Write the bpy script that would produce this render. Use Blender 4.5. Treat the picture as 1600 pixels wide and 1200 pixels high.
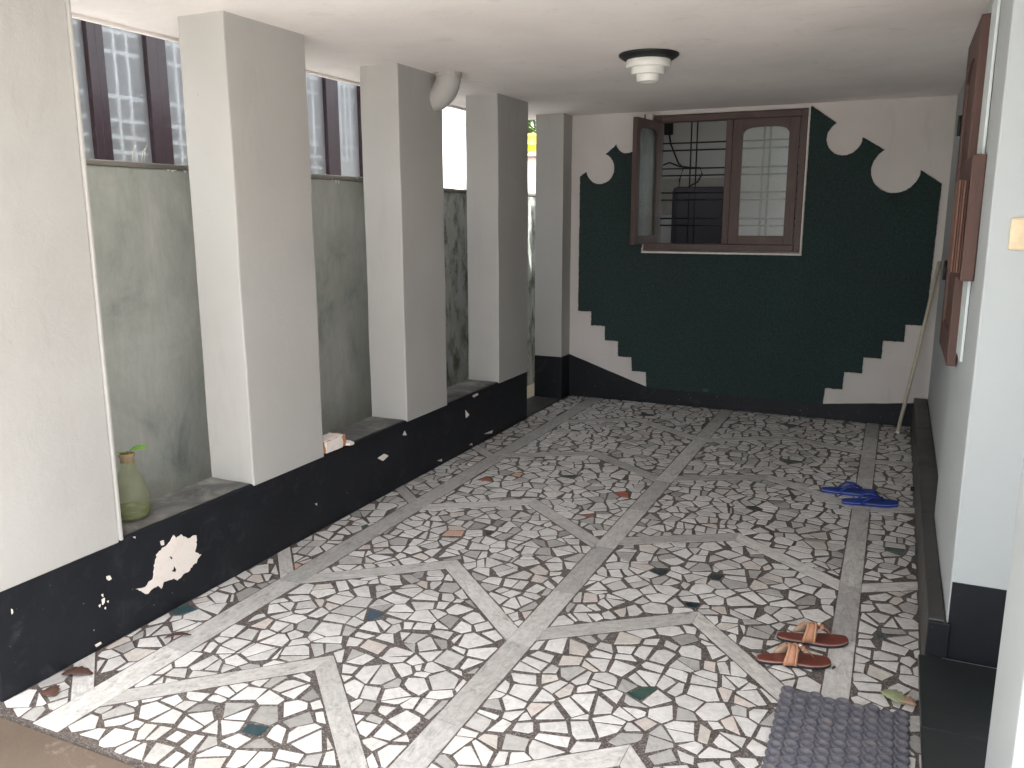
import bpy, bmesh, math, random
import numpy as np
from mathutils import Vector, Matrix, noise
R = math.radians
for o in list(bpy.data.objects): bpy.data.objects.remove(o)
scene = bpy.context.scene
C = scene.collection

# ------------------------------------------------------------------ camera
CAM_H = 1.6
FPX = 1307.56                      # focal length in pixels of the 1600 px wide photograph
PITCH, YAW, ROLL = R(-11.398), R(24.564), R(-0.077)
fw = Vector((-math.sin(YAW)*math.cos(PITCH), math.cos(YAW)*math.cos(PITCH), math.sin(PITCH)))
r0 = Vector((math.cos(YAW), math.sin(YAW), 0)); u0 = r0.cross(fw)
rt = r0*math.cos(ROLL) + u0*math.sin(ROLL); up = rt.cross(fw)
cam = bpy.data.cameras.new('camera'); camo = bpy.data.objects.new('camera', cam); C.objects.link(camo)
camo.matrix_world = Matrix(((rt.x, up.x, -fw.x, 0), (rt.y, up.y, -fw.y, 0), (rt.z, up.z, -fw.z, CAM_H), (0, 0, 0, 1)))
cam.sensor_width = 36; cam.lens = 36*FPX/1600; cam.clip_start = 0.05; cam.clip_end = 500
scene.camera = camo
def P(px, py, axis, val):
    """point of a photo pixel on a plane of the place (axis 0: x=val wall, 1: y=val wall, 2: z=val floor)"""
    d = fw + rt*((px-800)/FPX) - up*((py-600)/FPX)
    c = Vector((0, 0, CAM_H)); return c + d*((val-c[axis])/d[axis])

# ------------------------------------------------------------------ sky, sun, exposure
SUN_EL, SUN_AZ = R(62), R(140)      # azimuth clockwise from +Y: high, behind the camera to the right
w = bpy.data.worlds.new('World'); scene.world = w; w.use_nodes = True
nt = w.node_tree; nt.nodes.clear()
sky = nt.nodes.new('ShaderNodeTexSky'); sky.sky_type = 'NISHITA'; sky.sun_disc = False
sky.sun_elevation = SUN_EL; sky.sun_rotation = SUN_AZ; sky.air_density = 1.0; sky.dust_density = 4.0; sky.ozone_density = 1.0
hs = nt.nodes.new('ShaderNodeHueSaturation'); hs.inputs['Saturation'].default_value = 0.32
bg = nt.nodes.new('ShaderNodeBackground'); bg.inputs[1].default_value = 0.15
ow = nt.nodes.new('ShaderNodeOutputWorld')
nt.links.new(sky.outputs[0], hs.inputs['Color']); nt.links.new(hs.outputs[0], bg.inputs[0]); nt.links.new(bg.outputs[0], ow.inputs[0])
sl = bpy.data.lights.new('sun', 'SUN'); sl.energy = 3.5; sl.angle = R(0.6); sl.color = (1, 0.972, 0.94)
so = bpy.data.objects.new('sun', sl); C.objects.link(so)
sd = Vector((math.sin(SUN_AZ)*math.cos(SUN_EL), math.cos(SUN_AZ)*math.cos(SUN_EL), math.sin(SUN_EL)))
so.rotation_euler = sd.to_track_quat('Z', 'Y').to_euler(); so.location = (3, -4, 8)
scene.render.engine = 'CYCLES'
vs = scene.view_settings; vs.view_transform = 'Standard'; vs.look = 'None'; vs.gamma = 1; vs.exposure = 2.5
scene.cycles.max_bounces = 9; scene.cycles.diffuse_bounces = 6; scene.cycles.transmission_bounces = 6
scene.cycles.caustics_reflective = False; scene.cycles.caustics_refractive = True

# ------------------------------------------------------------------ main dimensions (metres)
XL = -2.614; XI = -2.868           # pillar and plinth: inner face, outer face
ZP = 0.388; ZC = 2.428             # plinth top, ceiling
L = 6.9585                         # back wall
XE = -3.225                        # outer edge of the roof slab
XBW = -3.32                        # face of the boundary wall
XNH = -4.40                        # face of the neighbour's house
XA, XA2 = 0.252, 0.292              # right wall: near part, far part
YB = 3.05                          # end face of the right wall
PIL = [(1.60, 2.114), (2.853, 3.382), (4.19, 4.695), (5.482, 6.015), (6.759, L)]

# ------------------------------------------------------------------ material helpers
def mat(name):
    m = bpy.data.materials.new(name); m.use_nodes = True
    t = m.node_tree; b = t.nodes['Principled BSDF']
    return m, t, b
def N(t, kind, **kw):
    n = t.nodes.new(kind)
    for k, v in kw.items():
        if k in n.inputs: n.inputs[k].default_value = v
        else: setattr(n, k, v)
    return n
def coords(t, scale=(1, 1, 1), kind='Object'):
    tc = N(t, 'ShaderNodeTexCoord'); mp = N(t, 'ShaderNodeMapping'); mp.inputs['Scale'].default_value = scale
    if kind == 'World':
        g = N(t, 'ShaderNodeNewGeometry'); t.links.new(g.outputs['Position'], mp.inputs[0])
    else: t.links.new(tc.outputs[kind], mp.inputs[0])
    return mp.outputs[0]
def noise_tex(t, vec, scale, detail=6, rough=0.6, dist=0.0):
    n = N(t, 'ShaderNodeTexNoise'); n.inputs['Scale'].default_value = scale; n.inputs['Detail'].default_value = detail
    n.inputs['Roughness'].default_value = rough; n.inputs['Distortion'].default_value = dist
    t.links.new(vec, n.inputs['Vector']); return n.outputs['Fac']
def ramp(t, fac, stops):
    r = N(t, 'ShaderNodeValToRGB'); e = r.color_ramp.elements
    while len(e) < len(stops): e.new(0.5)
    for q, (p, c) in zip(e, stops):
        q.position = p; q.color = (*c, 1) if not isinstance(c, (int, float)) else (c, c, c, 1)
    t.links.new(fac, r.inputs[0]); return r.outputs[0]
def mix(t, a, b, fac, mode='MIX'):
    m = N(t, 'ShaderNodeMix'); m.data_type = 'RGBA'; m.blend_type = mode
    for i, v in ((6, a), (7, b)):
        if isinstance(v, (tuple, list)): m.inputs[i].default_value = (*v, 1)
        else: t.links.new(v, m.inputs[i])
    if isinstance(fac, (int, float)): m.inputs[0].default_value = fac
    else: t.links.new(fac, m.inputs[0])
    return m.outputs[2]
def bump(t, b, height, strength, dist):
    n = N(t, 'ShaderNodeBump'); n.inputs['Strength'].default_value = strength; n.inputs['Distance'].default_value = dist
    t.links.new(height, n.inputs['Height']); t.links.new(n.outputs[0], b.inputs['Normal'])
def rgh(t, b, fac, lo, hi):
    m = N(t, 'ShaderNodeMapRange'); m.inputs['To Min'].default_value = lo; m.inputs['To Max'].default_value = hi
    t.links.new(fac, m.inputs[0]); t.links.new(m.outputs[0], b.inputs['Roughness'])

def plaster(name, col, var=0.06, stain=(0.35, 0.31, 0.26), stain_amt=0.25, rough=0.75, bs=0.25, streak=False):
    m, t, b = mat(name); v = coords(t, kind='World')
    big = noise_tex(t, v, 1.3, 3, 0.6); mid = noise_tex(t, v, 9, 4, 0.65, 0.4); fine = noise_tex(t, v, 160, 2, 0.6)
    c1 = ramp(t, big, [(0.3, tuple(x*(1-var) for x in col)), (0.7, tuple(min(1, x*(1+var)) for x in col))])
    sv = coords(t, (1, 1, 0.18), kind='World') if streak else v
    st = noise_tex(t, sv, 5.5, 5, 0.7, 0.6)
    sm = ramp(t, st, [(0.58, 0.0), (0.78, 1.0)])
    f = N(t, 'ShaderNodeMath', operation='MULTIPLY'); t.links.new(sm, f.inputs[0]); f.inputs[1].default_value = stain_amt
    c2 = mix(t, c1, stain, f.outputs[0])
    spk = ramp(t, noise_tex(t, v, 38, 2, 0.5), [(0.76, 0.0), (0.79, 1.0)])
    f2 = N(t, 'ShaderNodeMath', operation='MULTIPLY'); t.links.new(spk, f2.inputs[0]); f2.inputs[1].default_value = 0.35
    c3 = mix(t, c2, stain, f2.outputs[0])
    t.links.new(c3, b.inputs['Base Color']); rgh(t, b, mid, rough-0.1, rough+0.12)
    b.inputs['Specular IOR Level'].default_value = 0.35
    h = N(t, 'ShaderNodeMath', operation='MULTIPLY_ADD'); t.links.new(fine, h.inputs[0]); h.inputs[1].default_value = 0.25; t.links.new(mid, h.inputs[2])
    bump(t, b, h.outputs[0], bs, 0.006)
    return m
def plain(name, col, rough=0.5, metallic=0.0, var=0.12, scale=30, bs=0.1, spec=0.5):
    m, t, b = mat(name); v = coords(t)
    n = noise_tex(t, v, scale, 6, 0.6)
    c = ramp(t, n, [(0.3, tuple(x*(1-var) for x in col)), (0.7, tuple(min(1, x*(1+var)) for x in col))])
    t.links.new(c, b.inputs['Base Color']); rgh(t, b, n, max(0.02, rough-0.08), min(1, rough+0.1)); b.inputs['Metallic'].default_value = metallic
    b.inputs['Specular IOR Level'].default_value = spec
    if bs: bump(t, b, n, bs, 0.003)
    return m
def wood(name, col, axis=2, rough=0.5):
    m, t, b = mat(name); s = [14, 14, 14]; s[axis] = 0.9
    v = coords(t, tuple(s)); n = noise_tex(t, v, 4, 7, 0.65, 0.8); d = noise_tex(t, coords(t), 6, 5)
    c = ramp(t, n, [(0.25, tuple(x*0.62 for x in col)), (0.55, col), (0.8, tuple(min(1, x*1.35) for x in col))])
    c = mix(t, c, (0.16, 0.13, 0.115), ramp(t, d, [(0.55, 0.0), (0.85, 0.35)]))
    t.links.new(c, b.inputs['Base Color']); rgh(t, b, n, rough-0.08, rough+0.15); bump(t, b, n, 0.25, 0.002)
    return m
def frosted(name, col=(0.75, 0.82, 0.8), rough=0.3, ripple=0, trans=0.9):
    m, t, b = mat(name)
    b.inputs['Base Color'].default_value = (*col, 1); b.inputs['Roughness'].default_value = rough
    b.inputs['Transmission Weight'].default_value = trans; b.inputs['IOR'].default_value = {'reeded_glass': 1.42, 'rippled_glass': 1.42}.get(name, 1.15)
    if ripple:
        bump(t, b, noise_tex(t, coords(t), ripple, 4, 0.6), 0.7, 0.004)
    return m

M = {}
M['pillar'] = plaster('pillar_paint', (0.405, 0.398, 0.382), 0.06, (0.27, 0.245, 0.215), 0.34, 0.68, 0.34, True)
M['wall'] = plaster('wall_paint', (0.62, 0.585, 0.565), 0.07, (0.36, 0.32, 0.29), 0.32, 0.75, 0.35, True)
M['wall_white'] = plaster('porch_paint', (0.42, 0.452, 0.465), 0.03, (0.42, 0.42, 0.40), 0.18, 0.7, 0.15)
M['ceiling'] = plaster('ceiling_paint', (0.82, 0.775, 0.745), 0.07, (0.48, 0.43, 0.38), 0.36, 0.8, 0.45)
M['house_white'] = plaster('house_paint', (0.80, 0.80, 0.79), 0.03, (0.6, 0.58, 0.54), 0.1, 0.75, 0.1)
# boundary wall: weathered cement, moss streaks on the far stretch
def boundary_mat():
    m, t, b = mat('weathered_cement'); v = coords(t, kind='World')
    n1 = noise_tex(t, v, 1.7, 5, 0.66, 0.5); n2 = noise_tex(t, coords(t, (1, 1.6, 0.5), kind='World'), 11, 6, 0.72, 0.4)
    base = ramp(t, n1, [(0.30, (0.24, 0.26, 0.25)), (0.46, (0.44, 0.465, 0.425)), (0.7, (0.57, 0.58, 0.54))])
    base = mix(t, base, ramp(t, n2, [(0.25, 0.5), (0.7, 1.05)]), 0.36, 'MULTIPLY')
    sv = coords(t, (1, 1.5, 0.75), kind='World'); ms = noise_tex(t, sv, 5.2, 6, 0.66, 0.0)
    pale = mix(t, base, (0.50, 0.52, 0.54), ramp(t, noise_tex(t, v, 4.3, 5, 0.6, 0.2), [(0.42, 0.0), (0.62, 0.85)]))
    moss = mix(t, pale, (0.06, 0.078, 0.032), ramp(t, ms, [(0.46, 0.0), (0.62, 0.85)]))
    sx = N(t, 'ShaderNodeSeparateXYZ'); t.links.new(v, sx.inputs[0])
    far = N(t, 'ShaderNodeMapRange'); far.inputs['From Min'].default_value = 5.0; far.inputs['From Max'].default_value = 5.7
    t.links.new(sx.outputs[1], far.inputs[0])
    c = mix(t, base, moss, far.outputs[0])
    t.links.new(c, b.inputs['Base Color']); b.inputs['Roughness'].default_value = 0.88
    bump(t, b, n2, 0.35, 0.008); return m
M['boundary'] = boundary_mat()
M['coping'] = plaster('coping_cement', (0.20, 0.19, 0.17), 0.35, (0.55, 0.54, 0.5), 0.8, 0.9, 0.5)
def black_paint():
    m, t, b = mat('black_plinth_paint'); v = coords(t, kind='World')
    n = noise_tex(t, v, 3.2, 8, 0.65); f = noise_tex(t, v, 60, 5, 0.7); sp = noise_tex(t, v, 75, 2, 0.5)
    c = ramp(t, n, [(0.3, (0.005, 0.006, 0.0085)), (0.7, (0.010, 0.0115, 0.0155))])
    c = mix(t, c, (0.06, 0.064, 0.075), ramp(t, noise_tex(t, v, 7, 9, 0.75, 0.8), [(0.54, 0.0), (0.82, 0.6)]))
    sz = N(t, 'ShaderNodeSeparateXYZ'); t.links.new(v, sz.inputs[0])
    c = mix(t, c, (0.6, 0.57, 0.52), ramp(t, sp, [(0.765, 0.0), (0.785, 0.9)]))
    t.links.new(c, b.inputs['Base Color']); rgh(t, b, f, 0.38, 0.6); bump(t, b, f, 0.22, 0.003)
    b.inputs['Specular IOR Level'].default_value = 0.3; return m
M['black'] = black_paint()
def ledge_mat():
    m, t, b = mat('plinth_top_cement'); v = coords(t, kind='World')
    n = noise_tex(t, v, 4.5, 9, 0.72, 0.6)
    c = ramp(t, n, [(0.28, (0.035, 0.035, 0.035)), (0.5, (0.11, 0.108, 0.102)), (0.72, (0.27, 0.26, 0.24))])
    t.links.new(c, b.inputs['Base Color']); b.inputs['Roughness'].default_value = 0.85; bump(t, b, n, 0.4, 0.008); return m
M['ledge'] = ledge_mat()
M['peel'] = plaster('bare_lime_plaster', (0.72, 0.66, 0.61), 0.08, (0.55, 0.38, 0.3), 0.6, 0.9, 0.8)
M['trim'] = plain('white_bead', (0.7, 0.68, 0.64), 0.6)
def stone_mat(name, attr=True, col=(0.4, 0.39, 0.37), axis=None, rough=(0.22, 0.42)):
    m, t, b = mat(name); v = coords(t, kind='World')
    d = noise_tex(t, v, 26, 8, 0.7, 1.2)
    if attr:
        a = N(t, 'ShaderNodeAttribute'); a.attribute_name = 'tone'; base = a.outputs['Color']
    else: base = col
    sh = ramp(t, d, [(0.25, 0.62), (0.5, 0.93), (0.75, 1.1)])
    c = mix(t, base, sh, 1.0, 'MULTIPLY')
    if axis is not None:                     # long grain of sawn strips
        mp = N(t, 'ShaderNodeMapping'); mp.inputs['Scale'].default_value = (34, 9, 30); mp.inputs['Rotation'].default_value = (0, 0, R(62))
        t.links.new(N(t, 'ShaderNodeTexCoord').outputs['Object'], mp.inputs[0])
        ob = N(t, 'ShaderNodeObjectInfo'); ad = N(t, 'ShaderNodeVectorMath', operation='ADD'); t.links.new(mp.outputs[0], ad.inputs[0]); t.links.new(ob.outputs['Location'], ad.inputs[1])
        g = noise_tex(t, ad.outputs[0], 1.0, 5, 0.68, 1.5)
        c = mix(t, c, ramp(t, g, [(0.30, 0.38), (0.44, 0.82), (0.7, 1.08)]), 0.9, 'MULTIPLY')
    dirt = ramp(t, noise_tex(t, v, 2.2, 7, 0.65), [(0.47, 0.0), (0.78, 0.38)])
    c = mix(t, c, (0.27, 0.235, 0.20), dirt)
    spot = ramp(t, noise_tex(t, v, 95, 2, 0.5), [(0.73, 0.0), (0.76, 0.5)])
    c = mix(t, c, (0.14, 0.11, 0.09), spot)
    t.links.new(c, b.inputs['Base Color']); rgh(t, b, noise_tex(t, v, 8, 6, 0.7), *rough); bump(t, b, d, 0.06, 0.002)
    b.inputs['Specular IOR Level'].default_value = 0.4
    return m
M['stone'] = stone_mat('marble_offcut')
M['strip'] = stone_mat('marble_strip', True, axis=1)
def mortar_mat():
    m, t, b = mat('dark_terrazzo_mortar'); v = coords(t, kind='World')
    vo = N(t, 'ShaderNodeTexVoronoi'); vo.inputs['Scale'].default_value = 260; t.links.new(v, vo.inputs['Vector'])
    sx = N(t, 'ShaderNodeSeparateColor'); t.links.new(vo.outputs['Color'], sx.inputs[0])
    c = ramp(t, sx.outputs[0], [(0.0, (0.045, 0.036, 0.033)), (0.55, (0.085, 0.070, 0.064)), (0.80, (0.145, 0.13, 0.122)), (0.95, (0.25, 0.235, 0.225))])
    c = mix(t, c, (0.10, 0.08, 0.065), ramp(t, noise_tex(t, v, 2.0, 6, 0.6), [(0.45, 0.0), (0.8, 0.5)]))
    t.links.new(c, b.inputs['Base Color']); b.inputs['Roughness'].default_value = 0.5; return m
M['mortar'] = mortar_mat()
def turf_mat():
    m, t, b = mat('green_turf_carpet'); v = coords(t, kind='World')
    f = noise_tex(t, v, 170, 3, 0.7); n = noise_tex(t, v, 2.0, 6, 0.6)
    c = ramp(t, f, [(0.3, (0.018, 0.032, 0.032)), (0.55, (0.032, 0.066, 0.062)), (0.8, (0.05, 0.115, 0.10))])
    c = mix(t, c, (0.036, 0.045, 0.052), ramp(t, n, [(0.4, 0.0), (0.7, 0.6)]))
    c = mix(t, c, ramp(t, noise_tex(t, v, 55, 3, 0.7), [(0.3, 0.55), (0.7, 1.3)]), 0.8, 'MULTIPLY')
    t.links.new(c, b.inputs['Base Color']); b.inputs['Roughness'].default_value = 0.9
    b.inputs['Sheen Weight'].default_value = 0.15; b.inputs['Specular IOR Level'].default_value = 0.2
    bump(t, b, f, 0.9, 0.012); return m
M['turf'] = turf_mat()
M['wood_v'] = wood('dark_brown_wood', (0.075, 0.042, 0.036), 2); M['wood_h'] = wood('dark_brown_wood_rail', (0.075, 0.042, 0.036), 0)
M['wood_red'] = wood('red_brown_wood', (0.085, 0.040, 0.032), 2, 0.55); M['wood_lt'] = wood('worn_brown_wood', (0.15, 0.075, 0.055), 2, 0.6)
M['maroon'] = plain('maroon_enamel', (0.022, 0.011, 0.014), 0.35, var=0.2)
M['iron'] = plain('black_iron', (0.012, 0.012, 0.014), 0.45, 0.3)
M['white_iron'] = plain('white_enamel', (0.75, 0.76, 0.77), 0.4)
M['glass_reeded'] = frosted('reeded_glass', (0.84, 0.86, 0.86), 0.40)
M['glass_ripple'] = frosted('rippled_glass', (0.8, 0.86, 0.85), 0.18, 90)
M['glass_leaf'] = frosted('leaf_glass', (0.55, 0.68, 0.66), 0.16, 60)
M['room'] = plaster('room_paint', (0.5, 0.51, 0.5), 0.05, (0.3, 0.3, 0.3), 0.1)
M['room_dark'] = plain('room_tile', (0.12, 0.12, 0.13), 0.5)
M['granite'] = plaster('black_granite', (0.016, 0.019, 0.020), 0.25, (0.06, 0.06, 0.06), 0.35, 0.35, 0.05)
M['granite_g'] = plaster('grey_granite', (0.055, 0.052, 0.05), 0.3, (0.11, 0.10, 0.09), 0.5, 0.5, 0.15)
M['concrete'] = plaster('drive_concrete', (0.115, 0.088, 0.068), 0.35, (0.36, 0.32, 0.29), 0.9, 0.55, 0.6)
M['paving'] = plaster('bounce_paving', (0.50, 0.485, 0.46), 0.1, (0.33, 0.30, 0.27), 0.4, 0.85, 0.3)  # kept pale so the unseen yard reflects light under the slab
M['alley'] = plaster('alley_stone', (0.52, 0.44, 0.32), 0.15, (0.3, 0.26, 0.2), 0.4, 0.85, 0.4)

# ------------------------------------------------------------------ mesh helpers
def link(name, me, m=None, parent=None):
    o = bpy.data.objects.new(name, me); C.objects.link(o)
    if m is not None and me is not None and not me.materials: me.materials.append(m)
    if parent is not None: o.parent = parent
    return o
def mesh(name, verts, faces, m=None, parent=None, smooth=False):
    me = bpy.data.meshes.new(name); me.from_pydata([tuple(v) for v in verts], [], faces); me.update()
    if smooth: me.polygons.foreach_set('use_smooth', [True]*len(me.polygons))
    return link(name, me, m, parent)
BOXF = [(0, 3, 2, 1), (4, 5, 6, 7), (0, 1, 5, 4), (1, 2, 6, 5), (2, 3, 7, 6), (3, 0, 4, 7)]
def boxv(x0, x1, y0, y1, z0, z1):
    return [(x0, y0, z0), (x1, y0, z0), (x1, y1, z0), (x0, y1, z0), (x0, y0, z1), (x1, y0, z1), (x1, y1, z1), (x0, y1, z1)]
def boxes(name, lst, m, parent=None, bev=0.0):
    v, f = [], []
    for b in lst:
        n = len(v); v += boxv(*b); f += [tuple(i+n for i in q) for q in BOXF]
    o = mesh(name, v, f, m, parent)
    if bev: bevel(o, bev)
    return o
def box(name, x0, x1, y0, y1, z0, z1, m, parent=None, bev=0.0):
    return boxes(name, [(x0, x1, y0, y1, z0, z1)], m, parent, bev)
def bevel(o, wd, seg=2):
    b = o.modifiers.new('bevel', 'BEVEL'); b.width = wd; b.segments = seg; b.limit_method = 'ANGLE'; b.angle_limit = R(40)
def rough_box(name, x0, x1, y0, y1, z0, z1, m, parent=None, amp=0.003, step=0.12, bev=0.006, keep=()):
    """box cut into a grid with hand-plastered unevenness; faces listed in keep stay flat"""
    bm = bmesh.new()
    vs_ = [bm.verts.new(v) for v in boxv(x0, x1, y0, y1, z0, z1)]
    for q in BOXF: bm.faces.new([vs_[i] for i in q])
    for ax, (a, b) in enumerate(((x0, x1), (y0, y1), (z0, z1))):
        n = max(1, int((b-a)/step))
        for i in range(1, n):
            co = [0, 0, 0]; co[ax] = a+(b-a)*i/n; no = [0, 0, 0]; no[ax] = 1
            bmesh.ops.bisect_plane(bm, geom=bm.verts[:]+bm.edges[:]+bm.faces[:], plane_co=co, plane_no=no)
    for v in bm.verts:
        p = v.co*2.3; d = Vector((noise.noise(p), noise.noise(p+Vector((7, 3, 1))), 0))
        q = v.co*9; d += Vector((noise.noise(q), noise.noise(q+Vector((5, 1, 9))), 0))*0.35
        if 'z' in keep and (abs(v.co.z-z0) < 1e-4 or abs(v.co.z-z1) < 1e-4): d *= 0.3
        v.co += d*amp
    me = bpy.data.meshes.new(name); bm.to_mesh(me); bm.free()
    o = link(name, me, m, parent)
    if bev: bevel(o, bev)
    return o
def prism(name, pts, axis, a, b, m, parent=None):
    """polygon given in the two other axes, extruded along axis from a to b"""
    def mk(p, h):
        q = list(p); q.insert(axis, h); return tuple(q)
    n = len(pts); v = [mk(p, a) for p in pts]+[mk(p, b) for p in pts]
    f = [tuple(range(n)), tuple(range(2*n-1, n-1, -1))]+[(i, i+n, (i+1) % n+n, (i+1) % n) for i in range(n)]
    o = mesh(name, v, f, m, parent)
    bm = bmesh.new(); bm.from_mesh(o.data); bmesh.ops.recalc_face_normals(bm, faces=bm.faces); bm.to_mesh(o.data); bm.free()
    return o
def lathe(name, prof, m, parent=None, seg=32, loc=(0, 0, 0)):
    v, f = [], []
    for r, z in prof:
        for i in range(seg): v.append((r*math.cos(2*math.pi*i/seg), r*math.sin(2*math.pi*i/seg), z))
    for j in range(len(prof)-1):
        for i in range(seg): f.append((j*seg+i, j*seg+(i+1) % seg, (j+1)*seg+(i+1) % seg, (j+1)*seg+i))
    o = mesh(name, v, f, m, parent, smooth=True); o.location = loc
    es = o.modifiers.new('edge', 'EDGE_SPLIT'); es.split_angle = R(38)
    return o
def tube_geo(path, rad, seg=8, flat=1.0):
    path = [Vector(p) for p in path]; v, f = [], []
    for i, p in enumerate(path):
        d = (path[min(i+1, len(path)-1)]-path[max(i-1, 0)]).normalized()
        a = d.cross(Vector((0, 0, 1)))
        if a.length < 1e-3: a = d.cross(Vector((0, 1, 0)))
        a.normalize(); b = a.cross(d).normalized()
        r = rad[i] if isinstance(rad, (list, tuple)) else rad
        for k in range(seg):
            t = 2*math.pi*k/seg; v.append(p+a*math.cos(t)*r+b*math.sin(t)*r*flat)
    for i in range(len(path)-1):
        for k in range(seg): f.append((i*seg+k, i*seg+(k+1) % seg, (i+1)*seg+(k+1) % seg, (i+1)*seg+k))
    f.append(tuple(range(seg-1, -1, -1))); f.append(tuple(range((len(path)-1)*seg, len(path)*seg)))
    return v, f
def tube(name, path, rad, m, parent=None, seg=8, flat=1.0):
    v, f = tube_geo(path, rad, seg, flat); return mesh(name, v, f, m, parent, smooth=True)
def empty(name, loc=(0, 0, 0), rz=0):
    o = bpy.data.objects.new(name, None); C.objects.link(o); o.location = loc; o.rotation_euler = (0, 0, rz); o.empty_display_size = 0.1
    return o
def tag(o, label, cat, group=None):
    o['label'] = label; o['category'] = cat
    if group: o['group'] = group
    return o
def struct(o): o['kind'] = 'structure'; return o
def ragged(pts, step=0.02, amp=0.003, seed=0, keep_long=False):
    """closed outline resampled with small irregularities"""
    rnd = random.Random(seed); out = []
    n = len(pts)
    for i in range(n):
        a, b = Vector(pts[i]), Vector(pts[(i+1) % n]); k = max(1, int((b-a).length/step))
        for j in range(k):
            p = a.lerp(b, j/k); out.append((p.x+rnd.uniform(-amp, amp), p.y+rnd.uniform(-amp, amp)))
    return out
# ------------------------------------------------------------------ the setting: ground, floor, roof slab
FY0 = 1.557                        # front edge of the mosaic floor
def grid_sheet(name, x0, x1, y0, y1, z, m, cut=None):
    return struct(mesh(name, [(x0, y0, z), (x1, y0, z), (x1, y1, z), (x0, y1, z)], [(0, 1, 2, 3)], m))
grid_sheet('ground', -80, 80, -80, 80, -0.14, M['concrete'])
struct(box('driveway', -3.3, 4.0, 1.0, FY0-0.004, -0.13, -0.012, M['concrete']))
struct(box('added_bounce_yard', -3.3, 8.0, -14, 0.996, -0.13, -0.02, M['paving']))  # unseen pale ground, added to bounce sunlight up to the ceiling
struct(mesh('alley_path', [(XBW, FY0, -0.10), (XI-0.02, FY0, -0.10), (XI-0.02, 14, -0.10), (XBW, 14, -0.10)], [(0, 1, 2, 3)], M['alley']))
floor = struct(box('floor', XI-0.01, 2.2, FY0, L+0.004, -0.13, 0.0, M['mortar']))

rnd = random.Random(11)
def area(p): return 0.5*sum(p[i][0]*p[(i+1) % len(p)][1]-p[(i+1) % len(p)][0]*p[i][1] for i in range(len(p)))
def clip(poly, a, b, c):
    """keep a*x+b*y<=c"""
    out = []; n = len(poly)
    for i in range(n):
        p, q = poly[i], poly[(i+1) % n]; dp = a*p[0]+b*p[1]-c; dq = a*q[0]+b*q[1]-c
        if dp <= 0: out.append(p)
        if (dp < 0 < dq) or (dq < 0 < dp):
            t = dp/(dp-dq); out.append((p[0]+(q[0]-p[0])*t, p[1]+(q[1]-p[1])*t))
    return out
def cen(p): return (sum(q[0] for q in p)/len(p), sum(q[1] for q in p)/len(p))
def split(poly, out):
    """crazy paving: cells round seeds set in wandering rows, short edges dropped"""
    x0, x1 = min(p[0] for p in poly), max(p[0] for p in poly); y0, y1 = min(p[1] for p in poly), max(p[1] for p in poly)
    seeds = []; y = y0-0.15
    while y < y1+0.15:
        hgt = rnd.uniform(0.064, 0.094); x = x0-0.2+rnd.uniform(0, 0.1)
        while x < x1+0.2:
            seeds.append((x+rnd.uniform(-.022, .022), y+hgt/2+rnd.uniform(-.030, .030))); x += rnd.choice((rnd.uniform(.05, .075), rnd.uniform(.07, .10), rnd.uniform(.085, .125)))
        y += hgt
    S = np.array(seeds); rad = [rnd.uniform(-.0012, .0012) for _ in seeds]
    for k, (sx_, sy_) in enumerate(seeds):
        if not (x0-.12 < sx_ < x1+.12): continue
        d = (S[:, 0]-sx_)**2+(S[:, 1]-sy_)**2; near = np.argsort(d)[1:22]
        q = [(sx_-.2, sy_-.2), (sx_+.2, sy_-.2), (sx_+.2, sy_+.2), (sx_-.2, sy_+.2)]
        for n_ in near:
            a, b = seeds[n_][0]-sx_, seeds[n_][1]-sy_
            c = 0.5*(seeds[n_][0]**2+seeds[n_][1]**2-sx_**2-sy_**2)+(rad[k]-rad[n_])
            q = clip(q, a, b, c)
            if len(q) < 3: break
        if len(q) < 3: continue
        while len(q) > 4:                                # drop the shortest edges: four and five sided pieces
            ls = [math.hypot(q[i][0]-q[i-1][0], q[i][1]-q[i-1][1]) for i in range(len(q))]; i = min(range(len(q)), key=lambda t_: ls[t_])
            if ls[i] > .045 or (len(q) == 5 and rnd.random() < .3): break
            m_ = ((q[i][0]+q[i-1][0])/2, (q[i][1]+q[i-1][1])/2); q[i] = m_; q.pop(i-1)
        for a, b, c in ((-1, 0, -x0), (1, 0, x1)):
            if len(q) > 2: q = clip(q, a, b, c)
        if len(q) < 3: continue
        A = abs(area(q))
        if (A > .009 and rnd.random() < .8) or (A > .0068 and rnd.random() < .4):       # the largest were broken again
            c = cen(q); xx = sum((p[0]-c[0])**2 for p in q); yy = sum((p[1]-c[1])**2 for p in q); xy = sum((p[0]-c[0])*(p[1]-c[1]) for p in q)
            th = 0.5*math.atan2(2*xy, xx-yy)+rnd.gauss(0, .3); a, b = math.cos(th), math.sin(th); k_ = a*c[0]+b*c[1]+rnd.uniform(-.018, .018)
            for h_ in (clip(q, a, b, k_), clip(q, -a, -b, -k_)):
                if len(h_) > 2: out.append(h_)
        else: out.append(q)
def inset(poly, g):
    if area(poly) < 0: poly = poly[::-1]
    out = poly; n = len(poly)
    for i in range(n):
        p, q = poly[i], poly[(i+1) % n]; dx, dy = q[0]-p[0], q[1]-p[1]; l = math.hypot(dx, dy)
        if l < 1e-6: continue
        a, b = dy/l, -dx/l                               # outward
        out = clip(out, a, b, a*p[0]+b*p[1]-g*rnd.uniform(0.7, 1.35))
        if len(out) < 3: return None
    return out
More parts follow.
